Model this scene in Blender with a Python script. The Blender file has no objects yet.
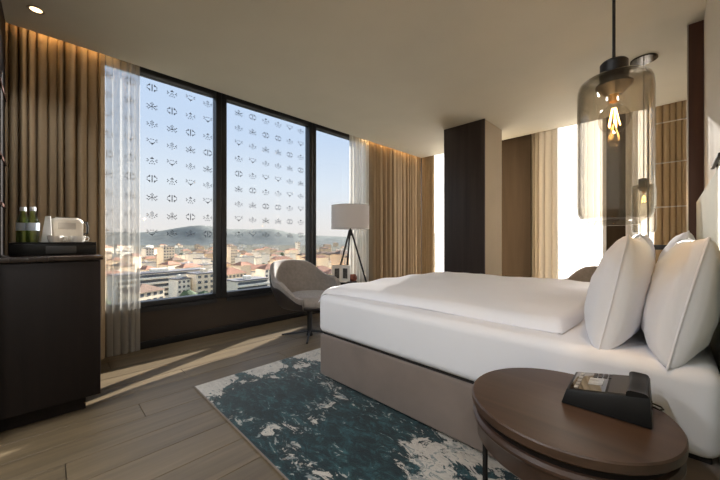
import bpy, bmesh, math, random
from mathutils import Vector, Matrix, noise
random.seed(7)
S = bpy.context.scene
C = S.collection
R = math.radians
PI = math.pi

# ------------------------------------------------------------------ camera
EYE = 1.07
FPX = 312.0                     # focal length in pixels of a 720 x 480 frame
cam_d = bpy.data.cameras.new('camera')
cam_d.sensor_width = 36.0
cam_d.lens = FPX / 720 * 36
cam_d.clip_start = 0.02
cam_d.clip_end = 12000
cam = bpy.data.objects.new('camera', cam_d)
C.objects.link(cam)
cam.location = (0, 0, EYE)
cam.rotation_euler = (R(90), 0, R(45))
S.camera = cam

# ------------------------------------------------------------------ sky, sun, exposure
S.view_settings.view_transform = 'Standard'
S.view_settings.look = 'None'
S.view_settings.gamma = 1
S.view_settings.use_curve_mapping = False
S.view_settings.exposure = 1.4
S.cycles.max_bounces = 10
S.cycles.transparent_max_bounces = 24
S.cycles.caustics_reflective = False
S.cycles.caustics_refractive = False
S.cycles.sample_clamp_indirect = 6
S.cycles.use_denoising = True

W = bpy.data.worlds.new('sky')
S.world = W
W.use_nodes = True
wn = W.node_tree.nodes
wl = W.node_tree.links
wn.clear()
w_out = wn.new('ShaderNodeOutputWorld')
w_bg = wn.new('ShaderNodeBackground')
w_tc = wn.new('ShaderNodeTexCoord')
w_sep = wn.new('ShaderNodeSeparateXYZ')
w_rmp = wn.new('ShaderNodeValToRGB')
wl.new(w_tc.outputs['Generated'], w_sep.inputs[0])
wl.new(w_sep.outputs['Z'], w_rmp.inputs[0])
wl.new(w_rmp.outputs[0], w_bg.inputs[0])
wl.new(w_bg.outputs[0], w_out.inputs[0])
cr = w_rmp.color_ramp
stops = [(0.0, (0.92, 0.85, 0.78)), (0.06, (0.90, 0.87, 0.84)), (0.16, (0.82, 0.88, 0.94)),
         (0.30, (0.64, 0.76, 0.93)), (0.50, (0.58, 0.72, 0.93)), (1.0, (0.34, 0.52, 0.82))]
cr.elements[0].position, cr.elements[0].color = stops[0][0], (*stops[0][1], 1)
cr.elements[1].position, cr.elements[1].color = stops[-1][0], (*stops[-1][1], 1)
for p, c in stops[1:-1]:
    e = cr.elements.new(p)
    e.color = (*c, 1)
w_bg.inputs['Strength'].default_value = 1.3

SUN_AZ, SUN_EL = R(-20), R(19)
sun_d = bpy.data.lights.new('sun', 'SUN')
sun_d.energy = 30.0
sun_d.angle = R(0.6)
sun_d.color = (1.0, 0.94, 0.87)
sun = bpy.data.objects.new('sun', sun_d)
C.objects.link(sun)
to_sun = Vector((math.sin(SUN_AZ) * math.cos(SUN_EL), math.cos(SUN_AZ) * math.cos(SUN_EL), math.sin(SUN_EL)))
sun.rotation_euler = to_sun.to_track_quat('Z', 'Y').to_euler()

def lamp(kind, name, loc, energy, color, size=None, rot=None, **kw):
    d = bpy.data.lights.new(name, kind)
    d.energy = energy
    d.color = color
    for k, v in kw.items():
        setattr(d, k, v)
    o = bpy.data.objects.new(name, d)
    C.objects.link(o)
    o.location = loc
    if rot:
        o.rotation_euler = rot
    return o

WARM = (1.0, 0.78, 0.52)
NEUT = (0.94, 0.97, 1.0)

# ------------------------------------------------------------------ materials
def new_mat(name):
    m = bpy.data.materials.new(name)
    m.use_nodes = True
    n, l = m.node_tree.nodes, m.node_tree.links
    n.clear()
    out = n.new('ShaderNodeOutputMaterial')
    return m, n, l, out

def pmat(name, col, rough=0.5, metal=0.0, var=0.08, scale=8.0, stretch=(1, 1, 1), bump=0.0, bscale=None,
         coat=0.0, sheen=0.0, objrand=0.0, spec=0.5):
    """principled surface with procedural tone variation and fine relief"""
    m, n, l, out = new_mat(name)
    b = n.new('ShaderNodeBsdfPrincipled')
    b.inputs['Roughness'].default_value = rough
    b.inputs['Metallic'].default_value = metal
    b.inputs['Coat Weight'].default_value = coat
    b.inputs['Sheen Weight'].default_value = sheen
    b.inputs['Specular IOR Level'].default_value = spec
    tc = n.new('ShaderNodeTexCoord')
    mp = n.new('ShaderNodeMapping')
    mp.inputs['Scale'].default_value = stretch
    l.new(tc.outputs['Object'], mp.inputs[0])
    nz = n.new('ShaderNodeTexNoise')
    nz.inputs['Scale'].default_value = scale
    nz.inputs['Detail'].default_value = 5
    l.new(mp.outputs[0], nz.inputs['Vector'])
    rp = n.new('ShaderNodeValToRGB')
    rp.color_ramp.elements[0].position = 0.3
    rp.color_ramp.elements[1].position = 0.7
    rp.color_ramp.elements[0].color = (*[c * (1 - var) for c in col], 1)
    rp.color_ramp.elements[1].color = (*[min(1, c * (1 + var)) for c in col], 1)
    l.new(nz.outputs['Fac'], rp.inputs[0])
    src = rp.outputs[0]
    if objrand:
        oi = n.new('ShaderNodeObjectInfo')
        mr = n.new('ShaderNodeMapRange')
        mr.inputs['To Min'].default_value = 1 - objrand
        mr.inputs['To Max'].default_value = 1 + objrand
        l.new(oi.outputs['Random'], mr.inputs['Value'])
        hs = n.new('ShaderNodeHueSaturation')
        l.new(mr.outputs[0], hs.inputs['Value'])
        l.new(src, hs.inputs['Color'])
        src = hs.outputs[0]
    l.new(src, b.inputs['Base Color'])
    if bump:
        nb = n.new('ShaderNodeTexNoise')
        nb.inputs['Scale'].default_value = bscale or scale * 6
        nb.inputs['Detail'].default_value = 3
        l.new(mp.outputs[0], nb.inputs['Vector'])
        bp = n.new('ShaderNodeBump')
        bp.inputs['Strength'].default_value = bump
        bp.inputs['Distance'].default_value = 0.01
        l.new(nb.outputs['Fac'], bp.inputs['Height'])
        l.new(bp.outputs[0], b.inputs['Normal'])
    l.new(b.outputs[0], out.inputs[0])
    return m

def emit_mat(name, col, k):
    m, n, l, out = new_mat(name)
    e = n.new('ShaderNodeEmission')
    e.inputs[0].default_value = (*col, 1)
    e.inputs[1].default_value = k
    l.new(e.outputs[0], out.inputs[0])
    return m

def thin_glass(name, tint, refl=0.5, rough=0.02, edge=0.0):
    m, n, l, out = new_mat(name)
    t = n.new('ShaderNodeBsdfTransparent')
    t.inputs[0].default_value = (*tint, 1)
    g = n.new('ShaderNodeBsdfGlossy')
    g.inputs['Roughness'].default_value = rough
    g.inputs[0].default_value = (0.9, 0.9, 0.9, 1)
    # Schlick reflectance, the same on both sides of the thin wall
    fw = n.new('ShaderNodeLayerWeight')
    fw.inputs[0].default_value = 0.5
    pw = n.new('ShaderNodeMath')
    pw.operation = 'POWER'
    pw.inputs[1].default_value = 5
    l.new(fw.outputs['Facing'], pw.inputs[0])
    f = n.new('ShaderNodeMath')
    f.operation = 'MULTIPLY_ADD'
    f0 = (refl / (2 + refl)) ** 2
    f.inputs[1].default_value = 1 - f0
    f.inputs[2].default_value = f0
    l.new(pw.outputs[0], f.inputs[0])
    mx = n.new('ShaderNodeMixShader')
    l.new(f.outputs[0], mx.inputs[0])
    l.new(t.outputs[0], mx.inputs[1])
    l.new(g.outputs[0], mx.inputs[2])
    if edge:        # thicker glass path towards grazing angles absorbs more
        lw = n.new('ShaderNodeLayerWeight')
        lw.inputs[0].default_value = 0.35
        mc = n.new('ShaderNodeMix')
        mc.data_type = 'RGBA'
        mc.inputs[6].default_value = (*tint, 1)
        mc.inputs[7].default_value = (*[c * (1 - edge) for c in tint], 1)
        l.new(lw.outputs['Facing'], mc.inputs[0])
        l.new(mc.outputs[2], t.inputs[0])
    l.new(mx.outputs[0], out.inputs[0])
    return m

def cloth_mat(name, col, trans=0.3, clear=0.0, scale=60, var=0.06, bump=0.15, tcol=None):
    """woven cloth: diffuse + translucent + open weave"""
    m, n, l, out = new_mat(name)
    d = n.new('ShaderNodeBsdfDiffuse')
    t = n.new('ShaderNodeBsdfTranslucent')
    t.inputs[0].default_value = (*(tcol or col), 1)
    tc = n.new('ShaderNodeTexCoord')
    nz = n.new('ShaderNodeTexNoise')
    nz.inputs['Scale'].default_value = scale
    l.new(tc.outputs['Object'], nz.inputs['Vector'])
    rp = n.new('ShaderNodeValToRGB')
    rp.color_ramp.elements[0].color = (*[c * (1 - var) for c in col], 1)
    rp.color_ramp.elements[1].color = (*[min(1, c * (1 + var)) for c in col], 1)
    l.new(nz.outputs['Fac'], rp.inputs[0])
    l.new(rp.outputs[0], d.inputs[0])
    if bump:
        bp = n.new('ShaderNodeBump')
        bp.inputs['Strength'].default_value = bump
        bp.inputs['Distance'].default_value = 0.003
        l.new(nz.outputs['Fac'], bp.inputs['Height'])
        l.new(bp.outputs[0], d.inputs['Normal'])
    mx = n.new('ShaderNodeMixShader')
    mx.inputs[0].default_value = trans
    l.new(d.outputs[0], mx.inputs[1])
    l.new(t.outputs[0], mx.inputs[2])
    res = mx
    if clear:
        tr = n.new('ShaderNodeBsdfTransparent')
        m2 = n.new('ShaderNodeMixShader')
        m2.inputs[0].default_value = clear
        l.new(mx.outputs[0], m2.inputs[1])
        l.new(tr.outputs[0], m2.inputs[2])
        res = m2
    l.new(res.outputs[0], out.inputs[0])
    return m

def wood_mat(name, dark, light, rough=0.4, scale=6.0, stretch=(1, 1, 0.06), objrand=0.0, bump=0.1, coat=0.0, spec=0.5):
    m, n, l, out = new_mat(name)
    b = n.new('ShaderNodeBsdfPrincipled')
    b.inputs['Roughness'].default_value = rough
    b.inputs['Coat Weight'].default_value = coat
    b.inputs['Coat Roughness'].default_value = 0.2
    b.inputs['Specular IOR Level'].default_value = spec
    tc = n.new('ShaderNodeTexCoord')
    mp = n.new('ShaderNodeMapping')
    mp.inputs['Scale'].default_value = stretch
    l.new(tc.outputs['Object'], mp.inputs[0])
    src = mp.outputs[0]
    oi = n.new('ShaderNodeObjectInfo')
    if objrand:
        sc = n.new('ShaderNodeVectorMath')
        sc.operation = 'SCALE'
        sc.inputs[0].default_value = (37, 11, 23)
        l.new(oi.outputs['Random'], sc.inputs['Scale'])
        ad = n.new('ShaderNodeVectorMath')
        l.new(src, ad.inputs[0])
        l.new(sc.outputs[0], ad.inputs[1])
        src = ad.outputs[0]
    nz = n.new('ShaderNodeTexNoise')
    nz.inputs['Scale'].default_value = scale
    nz.inputs['Detail'].default_value = 8
    nz.inputs['Roughness'].default_value = 0.65
    nz.inputs['Distortion'].default_value = 0.6
    l.new(src, nz.inputs['Vector'])
    rp = n.new('ShaderNodeValToRGB')
    rp.color_ramp.elements[0].position = 0.3
    rp.color_ramp.elements[1].position = 0.72
    rp.color_ramp.elements[0].color = (*dark, 1)
    rp.color_ramp.elements[1].color = (*light, 1)
    l.new(nz.outputs['Fac'], rp.inputs[0])
    col = rp.outputs[0]
    if objrand:
        mr = n.new('ShaderNodeMapRange')
        mr.inputs['To Min'].default_value = 1 - objrand
        mr.inputs['To Max'].default_value = 1 + objrand
        l.new(oi.outputs['Random'], mr.inputs['Value'])
        hs = n.new('ShaderNodeHueSaturation')
        l.new(mr.outputs[0], hs.inputs['Value'])
        l.new(col, hs.inputs['Color'])
        col = hs.outputs[0]
    l.new(col, b.inputs['Base Color'])
    if bump:
        bp = n.new('ShaderNodeBump')
        bp.inputs['Strength'].default_value = bump
        bp.inputs['Distance'].default_value = 0.004
        l.new(nz.outputs['Fac'], bp.inputs['Height'])
        l.new(bp.outputs[0], b.inputs['Normal'])
    l.new(b.outputs[0], out.inputs[0])
    return m

M = {}
M['ceiling'] = pmat('ceiling_paint', (0.59, 0.55, 0.45), 0.85, var=0.02, scale=3, bump=0.02)
M['wall_beige'] = pmat('beige_wall_paint', (0.55, 0.50, 0.42), 0.8, var=0.03, scale=3, bump=0.03)
M['pillar_paint'] = pmat('pillar_paint', (0.36, 0.30, 0.22), 0.8, var=0.03, scale=3)
M['wall_pale'] = pmat('pale_wall_panel', (0.62, 0.57, 0.48), 0.7, var=0.03, scale=2)
M['apron'] = pmat('brown_window_apron', (0.042, 0.029, 0.019), 0.6, var=0.1, scale=2, stretch=(1, 1, 6))
M['brown_panel'] = wood_mat('brown_wall_panel', (0.036, 0.024, 0.014), (0.062, 0.042, 0.025), 0.7, spec=0.2)
M['dark_wood'] = wood_mat('dark_stained_oak', (0.006, 0.004, 0.0035), (0.013, 0.0085, 0.007), 0.55, scale=14, stretch=(1, 1, 0.05), spec=0.25)
M['column_wood'] = wood_mat('column_oak', (0.020, 0.013, 0.012), (0.045, 0.031, 0.027), 0.5, scale=14, stretch=(1, 1, 0.04))
M['fin_wood'] = wood_mat('fin_walnut', (0.055, 0.020, 0.014), (0.11, 0.045, 0.03), 0.45, scale=10)
M['walnut'] = wood_mat('walnut_veneer', (0.040, 0.021, 0.012), (0.092, 0.051, 0.031), 0.38, scale=7, stretch=(0.10, 1.6, 1.6), bump=0.03)
M['walnut_edge'] = wood_mat('walnut_edge', (0.038, 0.020, 0.013), (0.085, 0.046, 0.029), 0.33, scale=7, stretch=(1, 1, 0.25), bump=0.04)
M['oak_floor'] = wood_mat('oak_floorboard', (0.120, 0.087, 0.050), (0.205, 0.152, 0.089), 0.42, scale=9, stretch=(2.2, 0.13, 1), objrand=0.10, bump=0.06)
M['joint'] = pmat('floor_joint', (0.115, 0.08, 0.05), 0.8)
M['frame'] = pmat('black_window_frame', (0.012, 0.013, 0.015), 0.4, var=0.05)
M['glass'] = thin_glass('window_glass', (0.52, 0.53, 0.54), 0.25)
M['glass_clear'] = thin_glass('window_glass_clear', (0.95, 0.95, 0.95), 0.25)
M['print'] = pmat('glass_print', (0.012, 0.014, 0.022), 0.6, var=0.2)
M['print2'] = pmat('glass_print_soft', (0.13, 0.15, 0.22), 0.6, var=0.2)
M['drape'] = cloth_mat('brown_drape', (0.40, 0.305, 0.20), 0.004, tcol=(0.45, 0.30, 0.14))
M['drape_beige'] = cloth_mat('beige_drape', (0.52, 0.455, 0.36), 0.02)
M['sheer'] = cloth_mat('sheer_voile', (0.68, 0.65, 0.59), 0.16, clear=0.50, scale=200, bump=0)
M['sheer_lit'] = cloth_mat('sunlit_voile', (0.90, 0.87, 0.80), 0.22, clear=0.22, scale=200, bump=0)  # whiter copy of the voile, with sunlight put into its colour
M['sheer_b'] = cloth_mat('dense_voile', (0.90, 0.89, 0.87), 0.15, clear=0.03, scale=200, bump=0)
M['white_cloth'] = pmat('white_bed_linen', (0.90, 0.91, 0.96), 0.85, var=0.012, scale=3, bump=0.05, bscale=260, sheen=0.15)
M['pillow'] = pmat('white_pillow_cotton', (0.90, 0.91, 0.96), 0.8, var=0.012, scale=4, bump=0.06, bscale=220, sheen=0.15)
M['bedbase'] = pmat('taupe_bed_fabric', (0.225, 0.180, 0.155), 0.9, var=0.08, scale=5, bump=0.2, bscale=400, sheen=0.2)
M['bedgap'] = pmat('dark_mattress_protector', (0.02, 0.017, 0.016), 0.9)  # near-black: shade between base and mattress put into the colour
M['headboard'] = pmat('pale_green_headboard', (0.45, 0.46, 0.37), 0.75, var=0.04, scale=3, bump=0.1, bscale=300, sheen=0.2)
M['black'] = pmat('black_metal', (0.010, 0.010, 0.011), 0.4, metal=0.3, var=0.05)
M['blackplastic'] = pmat('black_plastic', (0.006, 0.006, 0.006), 0.42, var=0.05, spec=0.3)
M['greyplastic'] = pmat('grey_plastic', (0.05, 0.047, 0.045), 0.45, var=0.05)
M['chrome'] = pmat('polished_steel', (0.75, 0.73, 0.70), 0.15, metal=1.0, var=0.02)
M['dark_mirror'] = pmat('dark_mirror_metal', (0.07, 0.06, 0.05), 0.12, metal=1.0, var=0.02)
M['steel'] = pmat('brushed_steel', (0.55, 0.53, 0.5), 0.35, metal=1.0, var=0.04)
M['chair_grey'] = pmat('grey_wool', (0.29, 0.257, 0.230), 0.95, var=0.12, scale=30, bump=0.35, bscale=320, sheen=0.3)
M['chair_shell'] = pmat('dark_leather_shell', (0.028, 0.022, 0.021), 0.5, var=0.1, scale=20)
M['shade'] = cloth_mat('white_lamp_shade', (0.86, 0.81, 0.78), 0.30, scale=300)
M['smoke_glass'] = thin_glass('smoked_pendant_glass', (0.90, 0.88, 0.84), 0.6, edge=0.50)
M['clear_glass'] = thin_glass('clear_bulb_glass', (0.97, 0.95, 0.92), 0.40, edge=0.15)
M['base_glass'] = thin_glass('thick_base_glass', (0.93, 0.92, 0.90), 0.8)
M['filament'] = emit_mat('filament', (1.0, 0.55, 0.16), 22)
M['bulb_brass'] = pmat('bulb_brass', (0.6, 0.38, 0.15), 0.3, metal=1.0)
M['led'] = emit_mat('led_strip', (1.0, 0.60, 0.24), 12)
M['downlight'] = emit_mat('downlight_lens', (1.0, 0.70, 0.36), 2.2)
M['brass_ring'] = pmat('downlight_ring', (0.5, 0.42, 0.32), 0.4, metal=0.6)
M['white_ceramic'] = pmat('white_ceramic', (0.80, 0.75, 0.68), 0.25, var=0.02)
M['beige_plastic'] = pmat('beige_plastic', (0.55, 0.49, 0.42), 0.4)
M['white_plastic'] = pmat('cream_plastic', (0.72, 0.65, 0.55), 0.35, var=0.03)
M['paper'] = pmat('white_paper', (0.80, 0.77, 0.72), 0.8, var=0.03)
M['print_dark'] = pmat('printed_picture', (0.07, 0.065, 0.06), 0.6, var=0.6, scale=30)
M['bottle'] = thin_glass('green_bottle_glass', (0.70, 0.86, 0.52), 0.5, edge=0.4)
M['label_blue'] = pmat('bottle_label', (0.62, 0.72, 0.86), 0.5, var=0.2, scale=20)
M['cap'] = pmat('bottle_cap', (0.72, 0.78, 0.82), 0.4)
M['terracotta'] = pmat('terracotta_pot', (0.24, 0.075, 0.045), 0.6, var=0.4, scale=25, bump=0.3)
M['counter'] = pmat('dark_marble_top', (0.022, 0.014, 0.011), 0.18, var=0.5, scale=10)
M['leaf'] = pmat('tree_leaves', (0.07, 0.10, 0.045), 0.9, var=0.4, scale=0.4)

# rug: cream ground with torn teal brush marks
def rug_material():
    m, n, l, out = new_mat('teal_abstract_rug')
    b = n.new('ShaderNodeBsdfPrincipled')
    b.inputs['Roughness'].default_value = 0.95
    b.inputs['Sheen Weight'].default_value = 0.2
    tc = n.new('ShaderNodeTexCoord')
    def nz(scale, detail, stretch, rough=0.6, dist=0.0, off=(0, 0, 0)):
        mp = n.new('ShaderNodeMapping')
        mp.inputs['Scale'].default_value = stretch
        mp.inputs['Location'].default_value = off
        l.new(tc.outputs['Object'], mp.inputs[0])
        t = n.new('ShaderNodeTexNoise')
        t.inputs['Scale'].default_value = scale
        t.inputs['Detail'].default_value = detail
        t.inputs['Roughness'].default_value = rough
        t.inputs['Distortion'].default_value = dist
        l.new(mp.outputs[0], t.inputs['Vector'])
        return t.outputs['Fac']
    def ramp(f, stops, const=False):
        r = n.new('ShaderNodeValToRGB')
        if const:
            r.color_ramp.interpolation = 'CONSTANT'
        els = r.color_ramp.elements
        els[0].position, els[0].color = stops[0][0], (*stops[0][1], 1)
        els[1].position, els[1].color = stops[1][0], (*stops[1][1], 1)
        for p, c in stops[2:]:
            e = els.new(p)
            e.color = (*c, 1)
        l.new(f, r.inputs[0])
        return r.outputs[0]
    def mix(f, a, bb):
        x = n.new('ShaderNodeMix')
        x.data_type = 'RGBA'
        l.new(f, x.inputs[0])
        l.new(a, x.inputs[6])
        l.new(bb, x.inputs[7])
        return x.outputs[2]
    def madd(a, k, c):
        x = n.new('ShaderNodeMath')
        x.operation = 'MULTIPLY_ADD'
        l.new(a, x.inputs[0])
        x.inputs[1].default_value = k
        if isinstance(c, (int, float)):
            x.inputs[2].default_value = c
        else:
            l.new(c, x.inputs[2])
        return x.outputs[0]
    big = nz(1.35, 3, (1.0, 1.5, 1), 0.5, 0.3, (1.3, 0.4, 0))
    med = nz(7.0, 6, (0.8, 1.3, 1), 0.75, 0.8, (3, 1, 0))
    fine = nz(17, 5, (0.6, 1.1, 1), 0.7, 1.5)
    # the weave is paler towards the window-side border
    sx = n.new('ShaderNodeSeparateXYZ')
    l.new(tc.outputs['Object'], sx.inputs[0])
    edge = n.new('ShaderNodeMapRange')
    edge.inputs['From Min'].default_value = -2.55
    edge.inputs['From Max'].default_value = -2.02
    edge.inputs['To Min'].default_value = -0.26
    edge.inputs['To Max'].default_value = 0.05
    l.new(sx.outputs['X'], edge.inputs['Value'])
    # and towards the head end
    e2 = n.new('ShaderNodeMapRange')
    e2.inputs['From Min'].default_value = -1.15
    e2.inputs['From Max'].default_value = -0.55
    e2.inputs['To Min'].default_value = 0.0
    e2.inputs['To Max'].default_value = -0.13
    l.new(sx.outputs['X'], e2.inputs['Value'])
    s = madd(big, 0.9, madd(med, 0.75, madd(edge.outputs[0], 1.0, e2.outputs[0])))
    mask = ramp(s, [(0.755, (0, 0, 0)), (0.775, (1, 1, 1))])
    teal = ramp(madd(fine, 0.6, madd(med, 0.5, 0.0)), [(0.42, (0.004, 0.011, 0.015)), (0.55, (0.008, 0.027, 0.033)), (0.63, (0.020, 0.070, 0.080)), (0.72, (0.05, 0.135, 0.15))])
    ground = ramp(fine, [(0.35, (0.40, 0.37, 0.33)), (0.6, (0.58, 0.54, 0.48))])
    col = mix(mask, ground, teal)
    # broken pale flecks inside the teal and teal flecks in the ground
    fl = ramp(madd(fine, 0.7, madd(big, -0.5, 0.25)), [(0.425, (0, 0, 0)), (0.440, (1, 1, 1))])
    col2 = mix(fl, col, ramp(med, [(0.4, (0.16, 0.20, 0.21)), (0.6, (0.42, 0.40, 0.36))]))
    l.new(col2, b.inputs['Base Color'])
    bp = n.new('ShaderNodeBump')
    bp.inputs['Strength'].default_value = 0.5
    bp.inputs['Distance'].default_value = 0.006
    l.new(nz(160, 2, (1, 1, 1)), bp.inputs['Height'])
    l.new(bp.outputs[0], b.inputs['Normal'])
    l.new(b.outputs[0], out.inputs[0])
    return m
M['rug'] = rug_material()

# ------------------------------------------------------------------ mesh helpers
class MB:
    def __init__(s):
        s.bm = bmesh.new()
    def box(s, lo, hi, bev=0.0, seg=2):
        t = bmesh.new()
        bmesh.ops.create_cube(t, size=1)
        for v in t.verts:
            v.co = Vector([lo[i] + (v.co[i] + .5) * (hi[i] - lo[i]) for i in range(3)])
        if bev:
            bmesh.ops.bevel(t, geom=list(t.edges), offset=bev, segments=seg, profile=0.5, affect='EDGES', clamp_overlap=True)
        s._merge(t)
        return s
    def _merge(s, t):
        me = bpy.data.meshes.new('tmp')
        t.to_mesh(me)
        t.free()
        s.bm.from_mesh(me)
        bpy.data.meshes.remove(me)
    def lathe(s, prof, c=(0, 0, 0), seg=32, sxy=(1, 1)):
        rings = []
        for r, z in prof:
            if r < 1e-5:
                rings.append([s.bm.verts.new((c[0], c[1], c[2] + z))])
            else:
                rings.append([s.bm.verts.new((c[0] + r * sxy[0] * math.cos(2 * PI * i / seg), c[1] + r * sxy[1] * math.sin(2 * PI * i / seg), c[2] + z)) for i in range(seg)])
        for a, b in zip(rings, rings[1:]):
            for i in range(seg):
                j = (i + 1) % seg
                if len(a) == 1 and len(b) > 1:
                    s.bm.faces.new((a[0], b[j], b[i]))
                elif len(b) == 1 and len(a) > 1:
                    s.bm.faces.new((a[i], a[j], b[0]))
                elif len(a) > 1:
                    s.bm.faces.new((a[i], a[j], b[j], b[i]))
        return s
    def tube(s, pts, r, seg=8, closed=False):
        pts = [Vector(p) for p in pts]
        rs = r if isinstance(r, (list, tuple)) else [r] * len(pts)
        rings = []
        up = None
        for i, p in enumerate(pts):
            if closed:
                d = (pts[(i + 1) % len(pts)] - pts[i - 1]).normalized()
            else:
                d = (pts[min(i + 1, len(pts) - 1)] - pts[max(i - 1, 0)]).normalized()
            if up is None:
                up = Vector((0, 0, 1)) if abs(d.z) < .9 else Vector((1, 0, 0))
            a = d.cross(up).normalized()
            b = a.cross(d).normalized()
            up = b
            rings.append([s.bm.verts.new(p + rs[i] * (a * math.cos(2 * PI * k / seg) + b * math.sin(2 * PI * k / seg))) for k in range(seg)])
        n = len(rings)
        for i in range(n if closed else n - 1):
            A, Bq = rings[i], rings[(i + 1) % n]
            for k in range(seg):
                j = (k + 1) % seg
                s.bm.faces.new((A[k], A[j], Bq[j], Bq[k]))
        if not closed:
            s.bm.faces.new(rings[0][::-1])
            s.bm.faces.new(rings[-1])
        return s
    def grid(s, rows, closed_u=False, flip=False):
        vr = [[s.bm.verts.new(p) for p in row] for row in rows]
        for a, b in zip(vr, vr[1:]):
            m = len(a)
            for i in range(m if closed_u else m - 1):
                j = (i + 1) % m
                f = (a[i], a[j], b[j], b[i])
                s.bm.faces.new(f[::-1] if flip else f)
        return vr
    def mesh(s, name, smooth=True, angle=35, fixn=True):
        if fixn:
            bmesh.ops.recalc_face_normals(s.bm, faces=list(s.bm.faces))
        me = bpy.data.meshes.new(name)
        s.bm.to_mesh(me)
        s.bm.free()
        if smooth:
            me.polygons.foreach_set('use_smooth', [True] * len(me.polygons))
            me.set_sharp_from_angle(angle=R(angle))
        return me
    def obj(s, name, mat, parent=None, smooth=True, angle=35, loc=None, rotz=0):
        return link(name, s.mesh(name, smooth, angle), mat, parent, loc, rotz)

def link(name, me, mat, parent=None, loc=None, rotz=0):
    o = bpy.data.objects.new(name, me)
    C.objects.link(o)
    if mat is not None and not me.materials:
        me.materials.append(M[mat] if isinstance(mat, str) else mat)
    if parent is not None:
        o.parent = parent
    if loc is not None:
        o.location = loc
    if rotz:
        o.rotation_euler = (0, 0, rotz)
    return o

def tag(o, label, cat, group=None, kind=None):
    o['label'] = label
    o['category'] = cat
    if group:
        o['group'] = group
    if kind:
        o['kind'] = kind
    return o

def thing(name, label, cat, loc=(0, 0, 0), rotz=0, group=None):
    o = bpy.data.objects.new(name, None)
    C.objects.link(o)
    o.empty_display_size = 0.1
    o.location = loc
    o.rotation_euler = (0, 0, rotz)
    return tag(o, label, cat, group)

def struct(o, label=None):
    o['kind'] = 'structure'
    if label:
        o['label'] = label
        o['category'] = o.name.split('_')[0]
    return o

def copy_tree(o, parent=None):
    c = o.copy()
    C.objects.link(c)
    c.parent = parent
    for ch in list(o.children):
        copy_tree(ch, c)
    return c

# ------------------------------------------------------------------ room shell
CEIL = 2.70
WX = -3.72            # glass plane of the long window wall
WY = 5.45             # glass plane of the end window wall
HX = 0.167            # headboard wall face

# floor: sub-floor in the joint colour with separate oak boards
fl = struct(MB().box((WX - .15, -2.3, -.06), (1.5, WY + .15, -.012)).obj('floor', 'joint', smooth=False), 'light oak plank floor of the bedroom')
PWD = 0.205
plank_mesh = {}
rows = int((1.5 - (WX + .03)) / PWD) + 1
for i in range(rows):
    x0 = WX + .03 + i * PWD
    y = -2.3 + (i * 0.77) % 1.9 - 1.9
    while y < WY - .05:
        L = 1.9
        a, b = max(y, -2.3), min(y + L, WY - .03)
        if b - a > .05:
            key = round(b - a, 3)
            if key not in plank_mesh:
                plank_mesh[key] = MB().box((0, 0, -.012), (PWD - .003, b - a - .003, 0), 0.0012, 1).mesh('plank', smooth=False)
            link('plank', plank_mesh[key], 'oak_floor', fl, (x0, a, 0))
        y += L

# ceiling with a slot along both window walls
b = MB()
b.box((-3.53, -2.3, CEIL), (1.5, 5.255, CEIL + .22))
b.box((WX - .15, -2.3, CEIL + .22), (1.5, WY + .15, CEIL + .30))
ceiling = struct(b.obj('ceiling', 'ceiling', smooth=False), 'plain beige plaster ceiling with curtain slots')

# long window wall (left)
b = MB()
b.box((WX - .12, -2.3, -.05), (-3.685, WY + .1, .40))              # apron
b.box((WX - .12, -2.3, CEIL + .09), (WX + .05, WY + .1, CEIL + .22))  # head
b.box((WX - .12, -2.3, .40), (-3.685, -.75, CEIL + .09))
wl_ = struct(b.obj('wall_left', 'apron', smooth=False), 'dark brown apron wall under the long window')
struct(MB().box((-3.69, .2, 0), (-3.662, WY, .07), .003).obj('baseboard_left', 'black'), 'black baseboard below the long window')

# printed motifs on the glass: small star, crown, arrow and flower marks
PIX = .0104
def stitched(rows_):
    b = MB()
    nr, nc = len(rows_), len(rows_[0])
    for r_, line in enumerate(rows_):
        c0 = 0
        while c0 < nc:
            if line[c0] != '#':
                c0 += 1
                continue
            c1 = c0
            while c1 < nc and line[c1] == '#':
                c1 += 1
            ya, yb = (c0 - nc / 2 + .08) * PIX, (c1 - nc / 2 - .08) * PIX
            zt_, zb_ = (nr / 2 - r_ - .04) * PIX, (nr / 2 - r_ - .96) * PIX
            b.bm.faces.new([b.bm.verts.new(p) for p in ((0, ya, zb_), (0, yb, zb_), (0, yb, zt_), (0, ya, zt_))])
            c0 = c1
    return b.mesh('motif', smooth=False)
designs = [stitched(d) for d in (
    ("..#.#.#..", ".##.#.##.", "#...#...#", "....#....", "#...#...#", ".##.#.##.", "..#.#.#.."),
    ("....#....", "...#.#...", "#...#...#", ".##.#.##.", "...###...", "#.#...#.#", ".#..#..#."),
    ("....#....", "...#.#...", "#...#...#", ".#.#.#.#.", "#...#...#", "..#...#..", "....#...."),
    ("#..#.#..#", ".#.....#.", "#.......#", "..#...#..", "...###...", "....#....", "........."),
    ("....#....", "...###...", "#.......#", ".#..#..#.", "#..#.#..#", ".........", "..#.#.#.."),
)]
pale = [d.copy() for d in designs]
for d in designs:
    d.materials.append(M['print'])
for d in pale:
    d.materials.append(M['print2'])

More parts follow.
